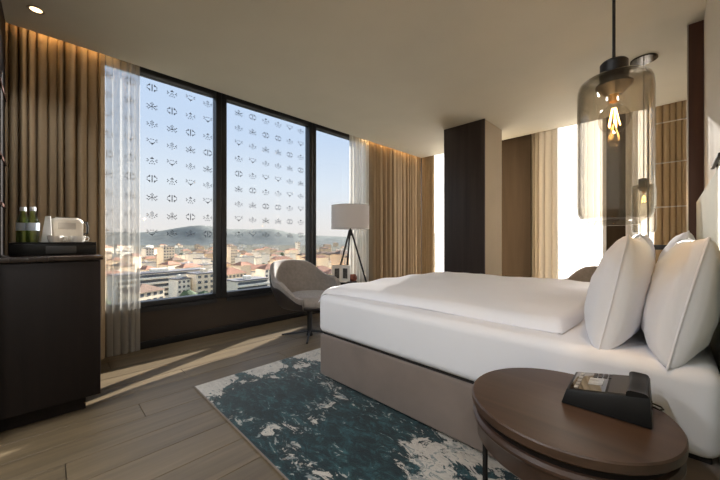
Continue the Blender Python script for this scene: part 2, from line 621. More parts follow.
ZB, ZT = 0.46, 2.715
def window_unit(n, y0, y1, label, motifs):
    w = bpy.data.objects.new('window_%d' % n, None)
    C.objects.link(w)
    w.location = (WX, (y0 + y1) / 2, ZB)
    struct(w, label)
    c = (y0 + y1) / 2
    hw = (y1 - y0) / 2
    b = MB()
    b.box((-.06, -hw, -.055), (.045, hw, 0), .004)
    b.box((-.06, -hw, ZT - ZB), (.045, hw, ZT - ZB + .075), .004)
    b.box((-.06, -hw - .058, -.055), (.05, -hw, ZT - ZB + .075), .004)
    b.box((-.06, hw, -.055), (.05, hw + .058, ZT - ZB + .075), .004)
    b.obj('window_frame', 'frame', w)
    MB().box((.02, -hw, -.10), (.06, hw, -.055)).obj('window_sill', 'frame', w, smooth=False)
    MB().box((-.008, -hw, 0), (0, hw, ZT - ZB)).obj('glass_pane', 'glass', w, smooth=False)
    for col in range(-6, 16):
        y = .744 + .1785 * col
        if not (y0 + .05 < y < y1 - .03) or not motifs:
            continue
        for row in range(9):
            z = 2.61 - .184 * row
            k = (row + 4 * col + (col // 4)) % 5
            link('motif', (designs if col in (0, 1, 5, 7) else pale)[k], None, w, (.003, y - c, z - ZB))
    return w
edges = [(-.98, .12), (.24, 1.355), (1.475, 2.65), (2.77, 3.90), (4.02, 5.20)]
window_unit(1, *edges[0], 'tall window behind the brown drape by the minibar cabinet', False)
window_unit(2, *edges[1], 'tall printed window beside the sheer curtain and the cabinet', True)
window_unit(3, *edges[2], 'tall printed window behind the grey lounge chair', True)
window_unit(4, *edges[3], 'tall plain window behind the tripod floor lamp', False)
window_unit(5, *edges[4], 'tall window behind the corner drape', False)

# end window wall (back)
b = MB()
b.box((-1.99, 5.30, 0), (-1.55, WY + .12, CEIL + .22))
b.obj('wall_back', 'brown_panel', smooth=False)
struct(bpy.data.objects['wall_back'], 'brown panelled wall beside the pillar')
struct(MB().box((-.63, 5.36, 0), (-.42, WY + .12, CEIL + .22)).obj('trim_1', 'brown_panel', smooth=False), 'brown pier between the two end windows')
struct(MB().box((WX - .12, WY - .05, CEIL + .10), (HX + .1, WY + .12, CEIL + .22)).obj('trim_2', 'apron', smooth=False), 'window head over the end wall')
def end_window(n, x0, x1, label):
    w = bpy.data.objects.new('window_%d' % n, None)
    C.objects.link(w)
    w.location = ((x0 + x1) / 2, WY, .06)
    struct(w, label)
    hw = (x1 - x0) / 2
    zt = CEIL + .02
    b = MB()
    b.box((-hw, -.05, -.06), (hw, .05, 0), .004)
    b.box((-hw, -.05, zt), (hw, .05, zt + .06), .004)
    b.box((-hw, -.05, 0), (-hw + .05, .05, zt), .004)
    b.box((hw - .05, -.05, 0), (hw, .05, zt), .004)
    b.obj('window_frame', 'frame', w)
    MB().box((-hw + .05, -.004, 0), (hw - .05, .004, zt)).obj('glass_pane', 'glass_clear', w, smooth=False)
end_window(6, WX + .06, -2.0, 'floor-to-ceiling window behind the dark pillar')
end_window(7, -1.54, -.64, 'floor-to-ceiling window behind bright sheer curtain')
end_window(8, -.41, HX + .08, 'narrow end window behind the brown drapes at the bed wall')

# headboard wall (right) and the entrance side behind the camera
b = MB()
b.box((HX, .55, 0), (HX + .13, WY + .12, CEIL))
b.box((HX + .13, .55, 0), (1.5, .68, CEIL))
struct(b.obj('wall_right', 'wall_pale', smooth=False), 'pale beige wall above the headboard')
struct(MB().box((1.4, -2.3, 0), (1.5, .55, CEIL)).obj('wall_hall', 'wall_beige', smooth=False), 'beige wall of the entrance hall')
struct(MB().box((WX, -2.4, 0), (1.5, -2.3, CEIL)).obj('wall_near', 'wall_beige', smooth=False), 'beige wall opposite the end window')
struct(MB().box((.088, 3.43, 0), (HX, 3.475, CEIL), .002).obj('trim_3', 'fin_wood'), 'reddish brown upright fin at the end of the headboard')
struct(MB().box((.080, 3.425, 0), (.088, 3.48, CEIL)).obj('trim_4', 'steel', smooth=False), 'thin steel edge strip on the upright fin')

# pillar
col_ = struct(MB().box((-2.37, 4.16, 0), (-1.785, 4.76, CEIL)).obj('pillar', 'pillar_paint', smooth=False), 'square pillar clad in dark wood on its window-wall side')
col_['category'] = 'pillar'
MB().box((-2.385, 4.14, 0), (-1.775, 4.16, CEIL), .002).obj('wood_cladding', 'column_wood', col_)
MB().box((-2.385, 4.16, 0), (-2.37, 4.76, CEIL), .002).obj('wood_cladding', 'column_wood', col_)

# warm LED strips hidden in the ceiling slot
def led(name, lo, hi, label):
    o = MB().box(lo, hi).obj(name, 'led', smooth=False)
    return tag(o, label, 'light strip', 'LED strips in the ceiling slots')
led('light_strip', (-3.545, -.2, CEIL + .10), (-3.530, .38, CEIL + .118), 'warm LED strip in the slot above the drape by the cabinet')
led('light_strip', (-3.545, 3.7, CEIL + .10), (-3.530, 5.2, CEIL + .118), 'warm LED strip in the slot above the corner drape')

# ------------------------------------------------------------------ curtains
def curtain(name, label, p0, p1, z0, z1, amp, pleats, mat, seed, group=None, n_per=12, flare=0.25, fold=0.13):
    p0, p1 = Vector((*p0, 0)), Vector((*p1, 0))
    d = (p1 - p0)
    t = d.normalized()
    nrm = Vector((-t.y, t.x, 0))
    rnd = random.Random(seed)
    N = pleats * n_per
    ph = [rnd.uniform(-.35, .35) for _ in range(pleats + 2)]
    am = [rnd.uniform(.62, 1.0) for _ in range(pleats + 2)]
    wd = [rnd.uniform(.6, 1.4) for _ in range(pleats)]
    cum = [0]
    for w_ in wd:
        cum.append(cum[-1] + w_ / sum(wd))
    cum.append(1.0)
    rows = []
    zs = [0, .02, .12, .3, .5, .7, .88, 1]
    for zf in zs:
        z = z0 + (z1 - z0) * zf
        row = []
        for i in range(N + 1):
            k = i / n_per
            j = int(k)
            f = k - j
            sm = f * f * (3 - 2 * f)
            a = (am[j] * (1 - sm) + am[j + 1] * sm)
            p = ph[j] * (1 - sm) + ph[j + 1] * sm
            wob = .12 * math.sin(3.1 * zf + j * 1.7 + seed)
            # broad ridges towards the room, narrow creases between them
            ridge_ = abs(math.sin(PI * f)) ** .7
            s = 1 - 2 * ridge_ * (a + .12 * math.sin(2 * PI * (f + p)))
            off = amp * (s + .5 * wob * (1 - a)) * (1 - flare * zf)
            al = -fold * (1 + p) * d.length * (cum[j + 1] - cum[j]) * math.sin(2 * PI * f) + .10 * d.length / pleats * wob * 5 * ridge_
            if i in (0, N):
                al = 0
            q = p0 + d * (cum[j] + (cum[j + 1] - cum[j]) * f) + t * al + nrm * off
            row.append((q.x, q.y, z))
        rows.append(row)
    b = MB()
    b.grid(rows)
    o = b.obj(name, mat, None, angle=80)
    return tag(o, label, 'curtain', group)
ZC = CEIL + .17
curtain('drape', 'brown floor-length drape behind the minibar cabinet', (-3.605, -.34), (-3.605, .365), .006, ZC, .058, 12, 'drape', 1)
curtain('sheer_curtain', 'white sheer curtain between the brown drape and the printed window', (-3.63, .37), (-3.63, .63), .006, ZC, .026, 5, 'sheer', 2, n_per=12)
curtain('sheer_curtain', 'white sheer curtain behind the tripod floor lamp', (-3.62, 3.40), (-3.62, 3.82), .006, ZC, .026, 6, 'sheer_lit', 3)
curtain('drape', 'brown floor-length drape along the long window at the room corner', (-3.605, 3.86), (-3.60, 5.33), .006, ZC, .058, 15, 'drape', 4)
curtain('drape', 'narrow brown drape on the end window at the room corner', (-3.58, 5.345), (-3.30, 5.345), .006, ZC, .036, 4, 'drape', 5)
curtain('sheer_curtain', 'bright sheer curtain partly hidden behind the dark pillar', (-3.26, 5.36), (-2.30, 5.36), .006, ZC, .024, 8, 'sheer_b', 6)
curtain('drape', 'beige drape beside the brown wall panel', (-1.56, 5.345), (-1.20, 5.345), .006, ZC, .030, 5, 'drape_beige', 7)
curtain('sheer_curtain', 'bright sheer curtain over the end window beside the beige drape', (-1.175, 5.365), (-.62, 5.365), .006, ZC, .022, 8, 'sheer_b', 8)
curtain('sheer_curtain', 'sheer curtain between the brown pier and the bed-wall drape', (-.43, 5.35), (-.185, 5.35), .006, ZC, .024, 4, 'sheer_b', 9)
curtain('drape', 'brown drape behind the steel rack at the bed wall', (-.16, 5.345), (.15, 5.345), .006, ZC, .046, 5, 'drape', 10)

# ------------------------------------------------------------------ rug
rug = MB().box((-2.44, .75, .001), (-.45, 3.95, .013), .004, 2).obj('rug', 'rug')
tag(rug, 'cream and dark teal abstract patterned rug under the bed', 'rug')
b = MB()
b.tube([(-2.44, .75, .008), (-.45, .75, .008), (-.45, 3.95, .008), (-2.44, 3.95, .008)], .006, 6, closed=True)
b.obj('binding', 'bedbase', rug)

# ------------------------------------------------------------------ bed
BX0, BX1, BY0, BY1 = -1.93, .112, 1.49, 3.36
bed = thing('double_bed', 'double bed with taupe fabric base and white mattress', 'bed', ((BX0 + BX1) / 2, (BY0 + BY1) / 2, .0145))
ox, oy, oz = bed.location
def LB(x, y, z):
    return (x - ox, y - oy, z - oz)
MB().box(LB(BX0, BY0, .034), LB(BX1, BY1, .345), .014, 3).obj('bed_base', 'bedbase', bed)
for lx in (BX0 + .18, BX1 - .2):
    for ly in (BY0 + .16, BY1 - .16):
        MB().box(LB(lx - .035, ly - .035, .0145), LB(lx + .035, ly + .035, .036)).obj('leg', 'black', bed, smooth=False)
MB().box(LB(BX0 + .02, BY0 + .02, .344), LB(BX1 - .02, BY1 - .02, .362), .004).obj('mattress_support', 'bedgap', bed)

MX0, MX1, MY0, MY1, MZ, MR = BX0 - .014, BX1 + .006, BY0 - .012, BY1 + .012, .648, .05
MB().box(LB(MX0, MY0, .358), LB(MX1, MY1, MZ), MR, 6).obj('mattress', 'white_cloth', bed, angle=80)
def mattress_top(x, y):
    z = MZ
    for d in (min(x - MX0, MX1 - x), min(y - MY0, MY1 - y)):
        d = max(0.0, d)
        if d < MR:
            z -= MR - math.sqrt(MR * MR - (MR - d) ** 2)
    return z

def duvet_skew(j, x0, x1):
    return x0, x1 + .03 * math.sin(5 * j) - .06 * j
dv = MB()
nx, ny = 110, 90
Xa, Xb, Ya, Yb = MX0 - .008, -.345, 1.615, MY1 - .012
def near_edge(x):      # the cover hangs closer to the mattress edge at the foot corner
    return Ya - .125 * math.exp(-(x - Xa) / .16)
def duvet_h(x, y, i, j):
    s = min((x - Xa), 9)
    v = Vector((x * 1.7 + 2.2, y * 1.3, .3))
    c = .014 * noise.noise(v) + .008 * noise.noise(v * 2.6) + .004 * noise.noise(Vector((x * 10, y * 3, 1)))
    # soft folds fanning from the foot corner
    c += .006 * math.sin(14 * (y - Ya) - 5 * (x - Xa)) * math.exp(-2.2 * (x - Xa))
    return c
top, bot = [], []
for i in range(nx + 1):
    a = (1 - math.cos(PI * i / nx)) / 2 * .5 + .5 * i / nx
    rt, rb = [], []
    for k in range(ny + 1):
        j = (1 - math.cos(PI * k / ny)) / 2 * .5 + .5 * k / ny
        xa, xb = duvet_skew(j, Xa, Xb)
        yl = near_edge(xa + (xb - xa) * a)
        x, y = xa + (xb - xa) * a, yl + (Yb - yl) * j
        dx0, dx1, dy = (x - xa), (xb - x), min(y - yl, Yb - y)
        x += .012 * noise.noise(Vector((y * 3, 1, 7))) * a
        y += .010 * noise.noise(Vector((x * 2.4, 5, 7))) * (1 - j)
        def rim(d, r):
            q = max(0, min(1, d / r))
            return math.sqrt(1 - (1 - q) ** 2)
        km = rim(dx0, .075) * rim(dx1, .040) * rim(dy, .060)
        zl = mattress_top(x, y) + .0015
        rt.append((x, y, zl + .004 + .056 * km + duvet_h(x, y, i, k) * min(1, km)))
        rb.append((x, y, zl))
    top.append(rt)
    bot.append(rb)
dv.grid(top)
dv.grid(bot, flip=True)
bmesh.ops.remove_doubles(dv.bm, verts=list(dv.bm.verts), dist=1e-4)
duvet = dv.obj('duvet', 'white_cloth', None, angle=80)
tag(duvet, 'white duvet spread flat over the bed', 'duvet')
hem = []
for q in range(61):
    x = Xa + .06 + (Xb - Xa - .075) * q / 60
    hem.append((x, near_edge(x) + .004, mattress_top(x, near_edge(x) + .004) + .004))
MB().tube(hem, .0035, 6).obj('hem', 'white_cloth', duvet)

def pillow(name, label, loc, w, h, t, lean, rz, seed, group='bed pillows'):
    """stuffed case, wide along local y, tall along z, thick along x, with pinched corners and a seam"""
    root = thing(name, label, 'pillow', loc, rz, group)
    n = 34
    front, back, rimp = [], [], []
    L = Matrix.Rotation(lean, 4, 'Y')
    for i in range(n + 1):
        ra, rb = [], []
        for j in range(n + 1):
            uu = -math.cos(PI * i / n) * .5 + .5 * (2 * i / n - 1)
            vv = -math.cos(PI * j / n) * .5 + .5 * (2 * j / n - 1)
            pin = 1 - .065 * (1 - uu * uu)
            pin2 = 1 - .065 * (1 - vv * vv)
            y = uu * w / 2 * pin2
            z = vv * h / 2 * pin
            k = max(0, (1 - uu ** 2) * (1 - vv ** 2)) ** .37
            c = Vector((uu * 1.6 + seed, vv * 1.6, seed))
            wr = .03 * noise.noise(c * 1.3) + .022 * noise.noise(Vector((uu * 4 + seed, vv * 2.2, 0))) + .014 * noise.noise(Vector((uu * 3 + seed, (vv + .4 * uu) * 7, 2)))
            belly = 1 - .18 * vv
            xx = t / 2 * k * belly
            ra.append(tuple(L @ Vector((-xx * (1 + 3 * wr), y, z + h / 2 * .93))))
            rb.append(tuple(L @ Vector((xx * (1 - 3 * wr), y, z + h / 2 * .93))))
        front.append(ra)
        back.append(rb)
    b = MB()
    b.grid(front)
    b.grid(back, flip=True)
    bmesh.ops.remove_doubles(b.bm, verts=list(b.bm.verts), dist=1e-4)
    b.obj('pillow_case', 'pillow', root, angle=85)
    ring = [front[0][j] for j in range(n)] + [front[i][n] for i in range(n)] + [front[n][n - j] for j in range(n)] + [front[n - i][0] for i in range(n)]
    MB().tube(ring, .0038, 6, closed=True).obj('seam_piping', 'pillow', root)
    return root
pillow('bed_pillow', 'plump white pillow standing upright, farther from the headboard on the nightstand side', (-.200, 1.84, .648), .66, .465, .215, R(11), 0, 1.0)
pillow('bed_pillow', 'white pillow leaning on the headboard nearest the nightstand', (-.020, 1.83, .648), .70, .455, .215, R(12), R(2), 2.3)
pillow('bed_pillow', 'white pillow on the far half of the bed, farther from the headboard', (-.235, 2.86, .648), .70, .49, .21, R(12), 0, 4.1)
pillow('bed_pillow', 'white pillow leaning on the headboard on the far half of the bed', (-.035, 2.88, .648), .70, .50, .19, R(12), 0, 5.6)

hb = MB().box((.128, .62, .02), (HX - .001, 3.425, 1.36), .012, 3).obj('headboard', 'headboard')
tag(hb, 'long pale green padded headboard panel fixed along the bed wall', 'headboard')

# ------------------------------------------------------------------ round walnut nightstands
def nightstand(label, loc):
    t = thing('nightstand', label, 'nightstand', loc, 0, 'round nightstands beside the bed')
    r, h = .281, .54
    MB().lathe([(0, h), (r - .004, h), (r, h - .004), (r, h - .026), (r - .006, h - .032), (0, h - .032)], seg=72).obj('top', 'walnut', t)
    MB().lathe([(r - .022, h - .032), (r - .022, h - .058)], seg=64).obj('groove', 'dark_wood', t)
    MB().lathe([(0, h - .056), (r - .012, h - .056), (r - .003, h - .064), (r - .003, h - .072), (r - .014, h - .086), (r - .018, h - .135), (r - .024, h - .142), (0, h - .142)], seg=72).obj('drum_body', 'walnut_edge', t)
    for aw in (200, 290, 20, 110):
        lx, ly = .238 * math.cos(R(aw)), .238 * math.sin(R(aw))
        MB().box((lx - .007, ly - .007, .0145 if loc[0] + lx < -.44 else 0), (lx + .007, ly + .007, h - .141), .001).obj('leg', 'black', t)
    return t
NX, NY, NZ = -.25, 1.19, .54
nightstand('round walnut nightstand carrying the black telephone', (NX, NY, 0))
nightstand('round walnut nightstand on the far side of the bed', (-.20, 3.78, 0))

# black bedside telephone
ph = thing('desk_telephone', 'black desk telephone with glossy display on the round nightstand', 'telephone', (-.148, 1.288, NZ + .001), R(2))
ph.scale = (1.06, 1.06, 1.12)
def wedge(b, x0, x1, y0, y1, zl, zr, inset=.012, zb=0.0):
    bm = b.bm
    lo = [bm.verts.new((x, y, zb)) for x, y in ((x0, y0), (x1, y0), (x1, y1), (x0, y1))]
    hi = [bm.verts.new((x, y, z)) for x, y, z in ((x0 + inset, y0 + inset, zl), (x1 - inset * .4, y0 + inset, zr), (x1 - inset * .4, y1 - inset, zr), (x0 + inset, y1 - inset, zl))]
    bm.faces.new(lo[::-1])
    bm.faces.new(hi)
    for i in range(4):
        j = (i + 1) % 4
        bm.faces.new((lo[i], lo[j], hi[j], hi[i]))
    return b
bb = wedge(MB(), -.105, .100, -.098, .098, .040, .074)
bmesh.ops.bevel(bb.bm, geom=list(bb.bm.edges), offset=.003, segments=2, profile=.5, affect='EDGES')
bb.obj('body', 'blackplastic', ph)
def slope(x):
    return .040 + (x + .093) / .188 * .034
def plate(name, mat, x0, x1, y0, y1, th):
    b = MB()
    v = [b.bm.verts.new((x, y, slope(x) + dz)) for dz in (-.001, th) for x, y in ((x0, y0), (x1, y0), (x1, y1), (x0, y1))]
    for f in ((3, 2, 1, 0), (4, 5, 6, 7), (0, 1, 5, 4), (1, 2, 6, 5), (2, 3, 7, 6), (3, 0, 4, 7)):
        b.bm.faces.new([v[i] for i in f])
    return b.obj(name, mat, ph, smooth=False)
M['gloss_panel'] = pmat('glossy_black_panel', (0.012, 0.011, 0.010), 0.06, var=0.05, coat=1.0)
M['lcd'] = pmat('telephone_display', (0.30, 0.33, 0.36), 0.12, var=0.25, scale=60, coat=0.5)
plate('glossy_panel', 'gloss_panel', -.086, .000, -.080, .080, .0012)
plate('display', 'lcd', -.046, -.010, -.030, .030, .0022)
for r_ in range(3):
    for c_ in range(4):
        plate('key', 'greyplastic', -.040 + c_ * .013, -.031 + c_ * .013, .040 + r_ * .013, .049 + r_ * .013, .003)
for c_ in range(5):
    plate('key', 'steel', -.076 + 0 * c_, -.066, -.070 + c_ * .030, -.052 + c_ * .030, .003)
plate('speaker_grille', 'greyplastic', .006, .058, -.080, .080, .002)
rows = []
for q in range(17):         # handset: a rounded bar with a waist between ear and mouth piece
    t = q / 16
    y = -.086 + .172 * t
    e_ = abs(2 * t - 1)
    wd, hg = .020 + .004 * e_ ** 2, .011 + .006 * e_ ** 4
    ring = []
    for k in range(20):
        a = 2 * PI * k / 20
        ca, sa = math.cos(a), math.sin(a)
        ring.append((.070 + wd * math.copysign(abs(ca) ** .5, ca), y, .064 + .005 * (1 - e_ ** 2) + hg * math.copysign(abs(sa) ** .5, sa)))
    rows.append(ring)
b = MB()
vr = b.grid(rows, closed_u=True)
b.bm.faces.new(vr[0])
b.bm.faces.new(vr[-1][::-1])
b.obj('handset', 'blackplastic', ph, angle=50)
b = MB()
b.tube([(.098, .03, .012), (.115, .034, .006), (.124, .050, .004), (.118, .066, .004), (.100, .070, .006)], .0022, 6)
b.obj('handset_cord', 'blackplastic', ph)
MB().tube([(.095, -.02, .03), (.1005, -.02, .03)], .008, 12).obj('socket', 'greyplastic', ph)
MB().tube([(.095, .02, .025), (.1005, .02, .025)], .006, 12).obj('socket', 'greyplastic', ph)

# ------------------------------------------------------------------ pendant lamps
def pendant(label, loc, cap_z, glass_r=.098, glass_h=.48, rod_mat='black', canopy='black'):
    """loc: centre of the glass underside; rod goes up to the ceiling"""
    t = thing('pendant_lamp', label, 'lamp', loc, 0, 'glass pendant lamps beside the bed')
    x, y, z = loc
    up = CEIL - z
    g = MB()
    r, h = glass_r, glass_h
    prof = [(0, .012), (r * .62, .012), (r * .64, 0), (r * .70, 0), (r * .72, .010), (r * .90, .016), (r * .975, .030), (r, .055), (r, h - .05), (r * .985, h - .024), (r * .94, h - .008), (r * .86, h), (r * .42, h + .004), (.036, h + .004)]
    g.lathe(prof[5:], seg=64)
    g.lathe([(max(0, q - .004), zq + (.004 if zq < .06 else -.004 if zq > h - .06 else 0)) for q, zq in prof[5:]] , seg=64)
    g.obj('glass_shade', 'smoke_glass', t, angle=60)
    MB().lathe([(0, .010), (r * .50, .010), (r * .56, -.004), (r * .66, -.005), (r * .70, .006), (r * .82, .012), (r * .90, .016)], seg=56).obj('glass_base', 'base_glass', t, angle=60)
    MB().lathe([(0, h + .060), (.033, h + .060), (.038, h + .054), (.038, h - .012), (.050, h - .016), (.050, h - .022), (.036, h - .036), (.022, h - .052), (0, h - .052)], seg=32).obj('lamp_cap', 'black', t)
    MB().tube([(0, 0, h + .05), (0, 0, up - .012)], .0045, 10).obj('rod', rod_mat, t)
    MB().lathe([(0, up), (.095, up), (.095, up - .012), (0, up - .016)], seg=48).obj('canopy', canopy, t)
    # filament bulb
    zb = h - .050
    MB().lathe([(.014, zb), (.013, zb - .024)], seg=16).obj('bulb_socket', 'bulb_brass', t)
    bp_ = [(.013, zb - .022)]
    for q in range(13):
        a = R(25) + (PI - R(25)) * q / 12
        bp_.append((.043 * math.sin(a), zb - .082 + .047 * math.cos(a)))
    blb = MB().lathe(bp_, seg=32).obj('bulb', 'clear_glass', t)
    f = MB()
    for q in range(5):
        a = 2 * PI * q / 5
        f.tube([(.005 * math.cos(a), .005 * math.sin(a), zb - .046), (.016 * math.cos(a), .016 * math.sin(a), zb - .105)], .0010, 5)
    f.obj('filament', 'filament', blb)
    lp = lamp('POINT', 'bulb_light', (0, 0, zb - .075), 4, (1.0, .62, .28), shadow_soft_size=.002)
    lp.parent = t
    return t
pendant('large smoked glass pendant lamp hanging over the nightstand with the telephone', (-.137, 1.335, 1.125), 0, .101)
pendant('smoked glass pendant lamp with mirrored canopy beyond the far side of the bed', (-.180, 3.80, 1.125), 0, .085, .44, 'steel', 'dark_mirror')

# slim steel rack on the bed wall beyond the fin
rk = thing('wall_rack', 'slim steel wall rack with thin rails beyond the headboard fin', 'rack', (.12, 3.56, 0))
for zz in (2.03, 1.70, 1.34):
    MB().tube([(0, 0, zz), (-.26, 0, zz)], .005, 8).obj('rail', 'steel', rk)
MB().tube([(0, 0, 1.0), (0, 0, 2.2)], .006, 8).obj('post', 'steel', rk)
MB().tube([(-.26, 0, 1.0), (-.26, 0, 2.2)], .006, 8).obj('post', 'steel', rk)
for zz in (1.1, 2.1):
    MB().tube([(0, 0, zz), (.047, 0, zz)], .005, 8).obj('bracket', 'steel', rk)
MB().box((-.27, -.02, .99), (.01, .06, 1.03), .003).obj('shelf', 'black', rk)

# slim reading lamp on the wall above the headboard
rl = thing('reading_lamp', 'slim black reading lamp on the wall above the headboard', 'lamp', (HX, 2.45, 1.46))
MB().box((-.020, -.30, -.007), (-.004, .10, .007), .003).obj('bar', 'black', rl)
MB().box((-.006, -.02, -.012), (0, .02, .012), .002).obj('wall_plate', 'black', rl)

# ------------------------------------------------------------------ lounge chairs
def lounge_chair(label, loc, rz, group='upholstered lounge chairs'):
    t = thing('lounge_chair', label, 'chair', loc, rz, group)
    n, mrow = 56, 14
    span = R(128)
    def smooth(a, b, x):
        q = max(0, min(1, (x - a) / (b - a)))
        return q * q * (3 - 2 * q)
    def top(phi):
        p = abs(phi)
        back = .83 - .025 * (p / R(40)) ** 2 if p < R(40) else .805
        arm = .635 - .17 * smooth(R(84), R(128), p)
        return back + (arm - back) * smooth(R(34), R(78), p)
    def pt(phi, s, off, tp=None):
        zb = .34
        zt = tp if tp is not None else top(phi)
        z = zb + (zt - zb) * s
        q = (z - zb) / .49
        rr = .235 + .085 * min(1, q * 2.2) ** .7 + .035 * q + off
        fx = -math.cos(phi)
        xx = rr * 1.03 * fx - (.06 * q if fx < 0 else 0) * abs(fx)
        return Vector((xx, rr * 1.05 * math.sin(phi), z))
    phis = [-span + 2 * span * i / n for i in range(n + 1)]
    def shell(o_in, o_out, s0, s1, lower):
        b = MB()
        rows = []
        prof = [(o_in, s0 + (s1 - s0) * k / mrow) for k in range(mrow + 1)]
        mid = (o_in + o_out) / 2
        prof += [(mid + (o_in - mid) * .5, s1 + .030), (mid + (o_out - mid) * .5, s1 + .030)]
        prof += [(o_out, s1 - (s1 - s0) * k / mrow) for k in range(mrow + 1)]
        for ph_ in phis:
            tp = top(ph_) - lower
            rows.append([pt(ph_, s, o, tp) for o, s in prof])
        vr = b.grid(rows)
        for rr in vr:
            pass
        for i in range(n):      # bottom strip
            b.bm.faces.new((vr[i][0], vr[i + 1][0], vr[i + 1][-1], vr[i][-1]))
        b.bm.faces.new(vr[0])
        b.bm.faces.new(vr[-1][::-1])
        return b
    shell(0, .052, .04, .97, 0).obj('upholstered_back', 'chair_grey', t, angle=60)
    shell(.053, .066, .0, .93, .055).obj('outer_shell', 'chair_shell', t, angle=60)
    b = MB()     # shell pan below the seat
    b.lathe([(0, .305), (.16, .307), (.24, .322), (.285, .350), (.285, .362), (0, .362)], seg=48, sxy=(1.04, 1.04))
    b.obj('seat_pan', 'chair_shell', t)
    b = MB()
    sp = []
    for q in range(15):
        a = -PI / 2 + PI * q / 14
        sp.append((.225 + .045 * abs(math.cos(a)) ** .7 if 0 < q < 14 else .19, .415 + .058 * math.sin(a)))
    sp = [(0, .357)] + sp + [(.12, .482), (0, .486)]
    b.lathe(sp, seg=56, sxy=(1.08, 1.0))
    bmesh.ops.translate(b.bm, verts=list(b.bm.verts), vec=(.05, 0, .0))
    b.obj('seat_cushion', 'chair_grey', t, angle=70)
    MB().lathe([(0, .31), (.055, .31), (.05, .285), (.028, .27), (.028, .03), (.036, .012), (.036, .0), (0, .0)], seg=24).obj('pedestal', 'black', t)
    for q in range(4):
        a = PI / 4 + q * PI / 2
        d = Vector((math.cos(a), math.sin(a), 0))
        MB().tube([d * .02 + Vector((0, 0, .05)), d * .16 + Vector((0, 0, .032)), d * .31 + Vector((0, 0, .011))], [.014, .012, .009], 8).obj('leg', 'black', t)
    return t
lounge_chair('grey upholstered lounge chair with dark outer shell beside the printed window', (-2.885, 2.085, 0), R(4))
lc2 = lounge_chair('grey lounge chair beyond the bed facing away from the end window', (-.66, 4.50, 0), R(-105))
lc2.scale = (.9, .9, .9)

# ------------------------------------------------------------------ tripod lamp, side table and what lies on it
fl_ = thing('floor_lamp', 'tripod floor lamp with black legs and white drum shade', 'lamp', (-3.16, 2.97, 0))
b = MB()
b.lathe([(.262, 1.225), (.262, 1.545)], seg=56)
b.obj('lamp_shade', 'shade', fl_)
for zz in (1.226, 1.544):
    rg = MB().tube([(.262 * math.cos(2 * PI * q / 48), .262 * math.sin(2 * PI * q / 48), zz) for q in range(48)], .003, 5, closed=True).obj('shade_ring', 'steel', fl_)
for q in range(3):
    a = 2 * PI * q / 3
    MB().tube([(0, 0, 1.50), (.262 * math.cos(a), .262 * math.sin(a), 1.54)], .0025, 5).obj('shade_arm', 'steel', fl_)
MB().lathe([(0, 1.515), (.008, 1.515), (.008, 1.22), (.02, 1.21), (.032, 1.19), (.032, 1.15), (.022, 1.13), (0, 1.13)], seg=20).obj('stem', 'black', fl_)
bl = []
for q in range(11):
    a = PI * q / 10
    bl.append((max(0, .035 * math.sin(a)), 1.36 - .045 * math.cos(a)))
MB().lathe(bl, seg=20).obj('bulb', 'white_ceramic', fl_)
for aw in (25, 152, 262):
    a = R(aw)
    d = Vector((math.cos(a), math.sin(a), 0))
    MB().tube([d * .022 + Vector((0, 0, 1.175)), d * .39 + Vector((0, 0, .004))], [.013, .011], 10).obj('leg', 'black', fl_)
stl = thing('side_table', 'small round black side table next to the tripod lamp', 'table', (-2.975, 2.70, 0))
MB().lathe([(0, .545), (.150, .545), (.155, .540), (.155, .525), (.150, .520), (0, .520)], seg=48).obj('table_top', 'blackplastic', stl)
MB().lathe([(0, .52), (.018, .52), (.018, .02), (0, .02)], seg=16).obj('post', 'black', stl)
MB().lathe([(0, .02), (.13, .016), (.135, .008), (.135, 0), (0, 0)], seg=40).obj('base', 'black', stl)

def card(root, pts, mat, name, th=.003):
    b = MB()
    p = [Vector(q) for q in pts]
    nn = (p[1] - p[0]).cross(p[3] - p[0]).normalized() * th
    v = [b.bm.verts.new(q) for q in p] + [b.bm.verts.new(q + nn) for q in p]
    for f in ((3, 2, 1, 0), (4, 5, 6, 7), (0, 1, 5, 4), (1, 2, 6, 5), (2, 3, 7, 6), (3, 0, 4, 7)):
        b.bm.faces.new([v[i] for i in f])
    return b.obj(name, mat, root, smooth=False)
br = thing('brochure', 'open white brochure with dark pictures standing on the side table', 'brochure', (-2.985, 2.645, .546), R(45))
for sgn in (-1, 1):
    q0, q1 = Vector((0, 0, 0)), Vector((.115 * sgn, -.055, 0))
    hgt = Vector((0, 0, .205))
    pg = card(br, [q0, q1, q1 + hgt, q0 + hgt] if sgn > 0 else [q1, q0, q0 + hgt, q1 + hgt], 'paper', 'page')
    e1 = (q1 - q0)
    nn = Vector((e1.y, -e1.x, 0)).normalized()
    if nn.y > 0:
        nn = -nn
    nn *= .0045
    aa = q0 + e1 * .22 + nn + hgt * .18
    bb_ = q0 + e1 * .72 + nn + hgt * .18
    card(pg, [aa, bb_, bb_ + hgt * .62, aa + hgt * .62], 'print_dark', 'picture', .001)
lf = MB().box((-.06, -.045, 0), (.06, .045, .012), .003).obj('booklet', 'paper', None, loc=(-2.905, 2.60, .546), rotz=R(30))
tag(lf, 'small white booklet lying on the side table', 'book')
pot = MB().lathe([(0, 0), (.032, .002), (.050, .025), (.054, .045), (.046, .068), (.036, .078), (.038, .084), (.030, .084), (.026, .066), (0, .06)], seg=28).obj('vase', 'terracotta', None, loc=(-2.885, 2.76, .546))
tag(pot, 'small reddish brown round vase on the side table', 'vase')

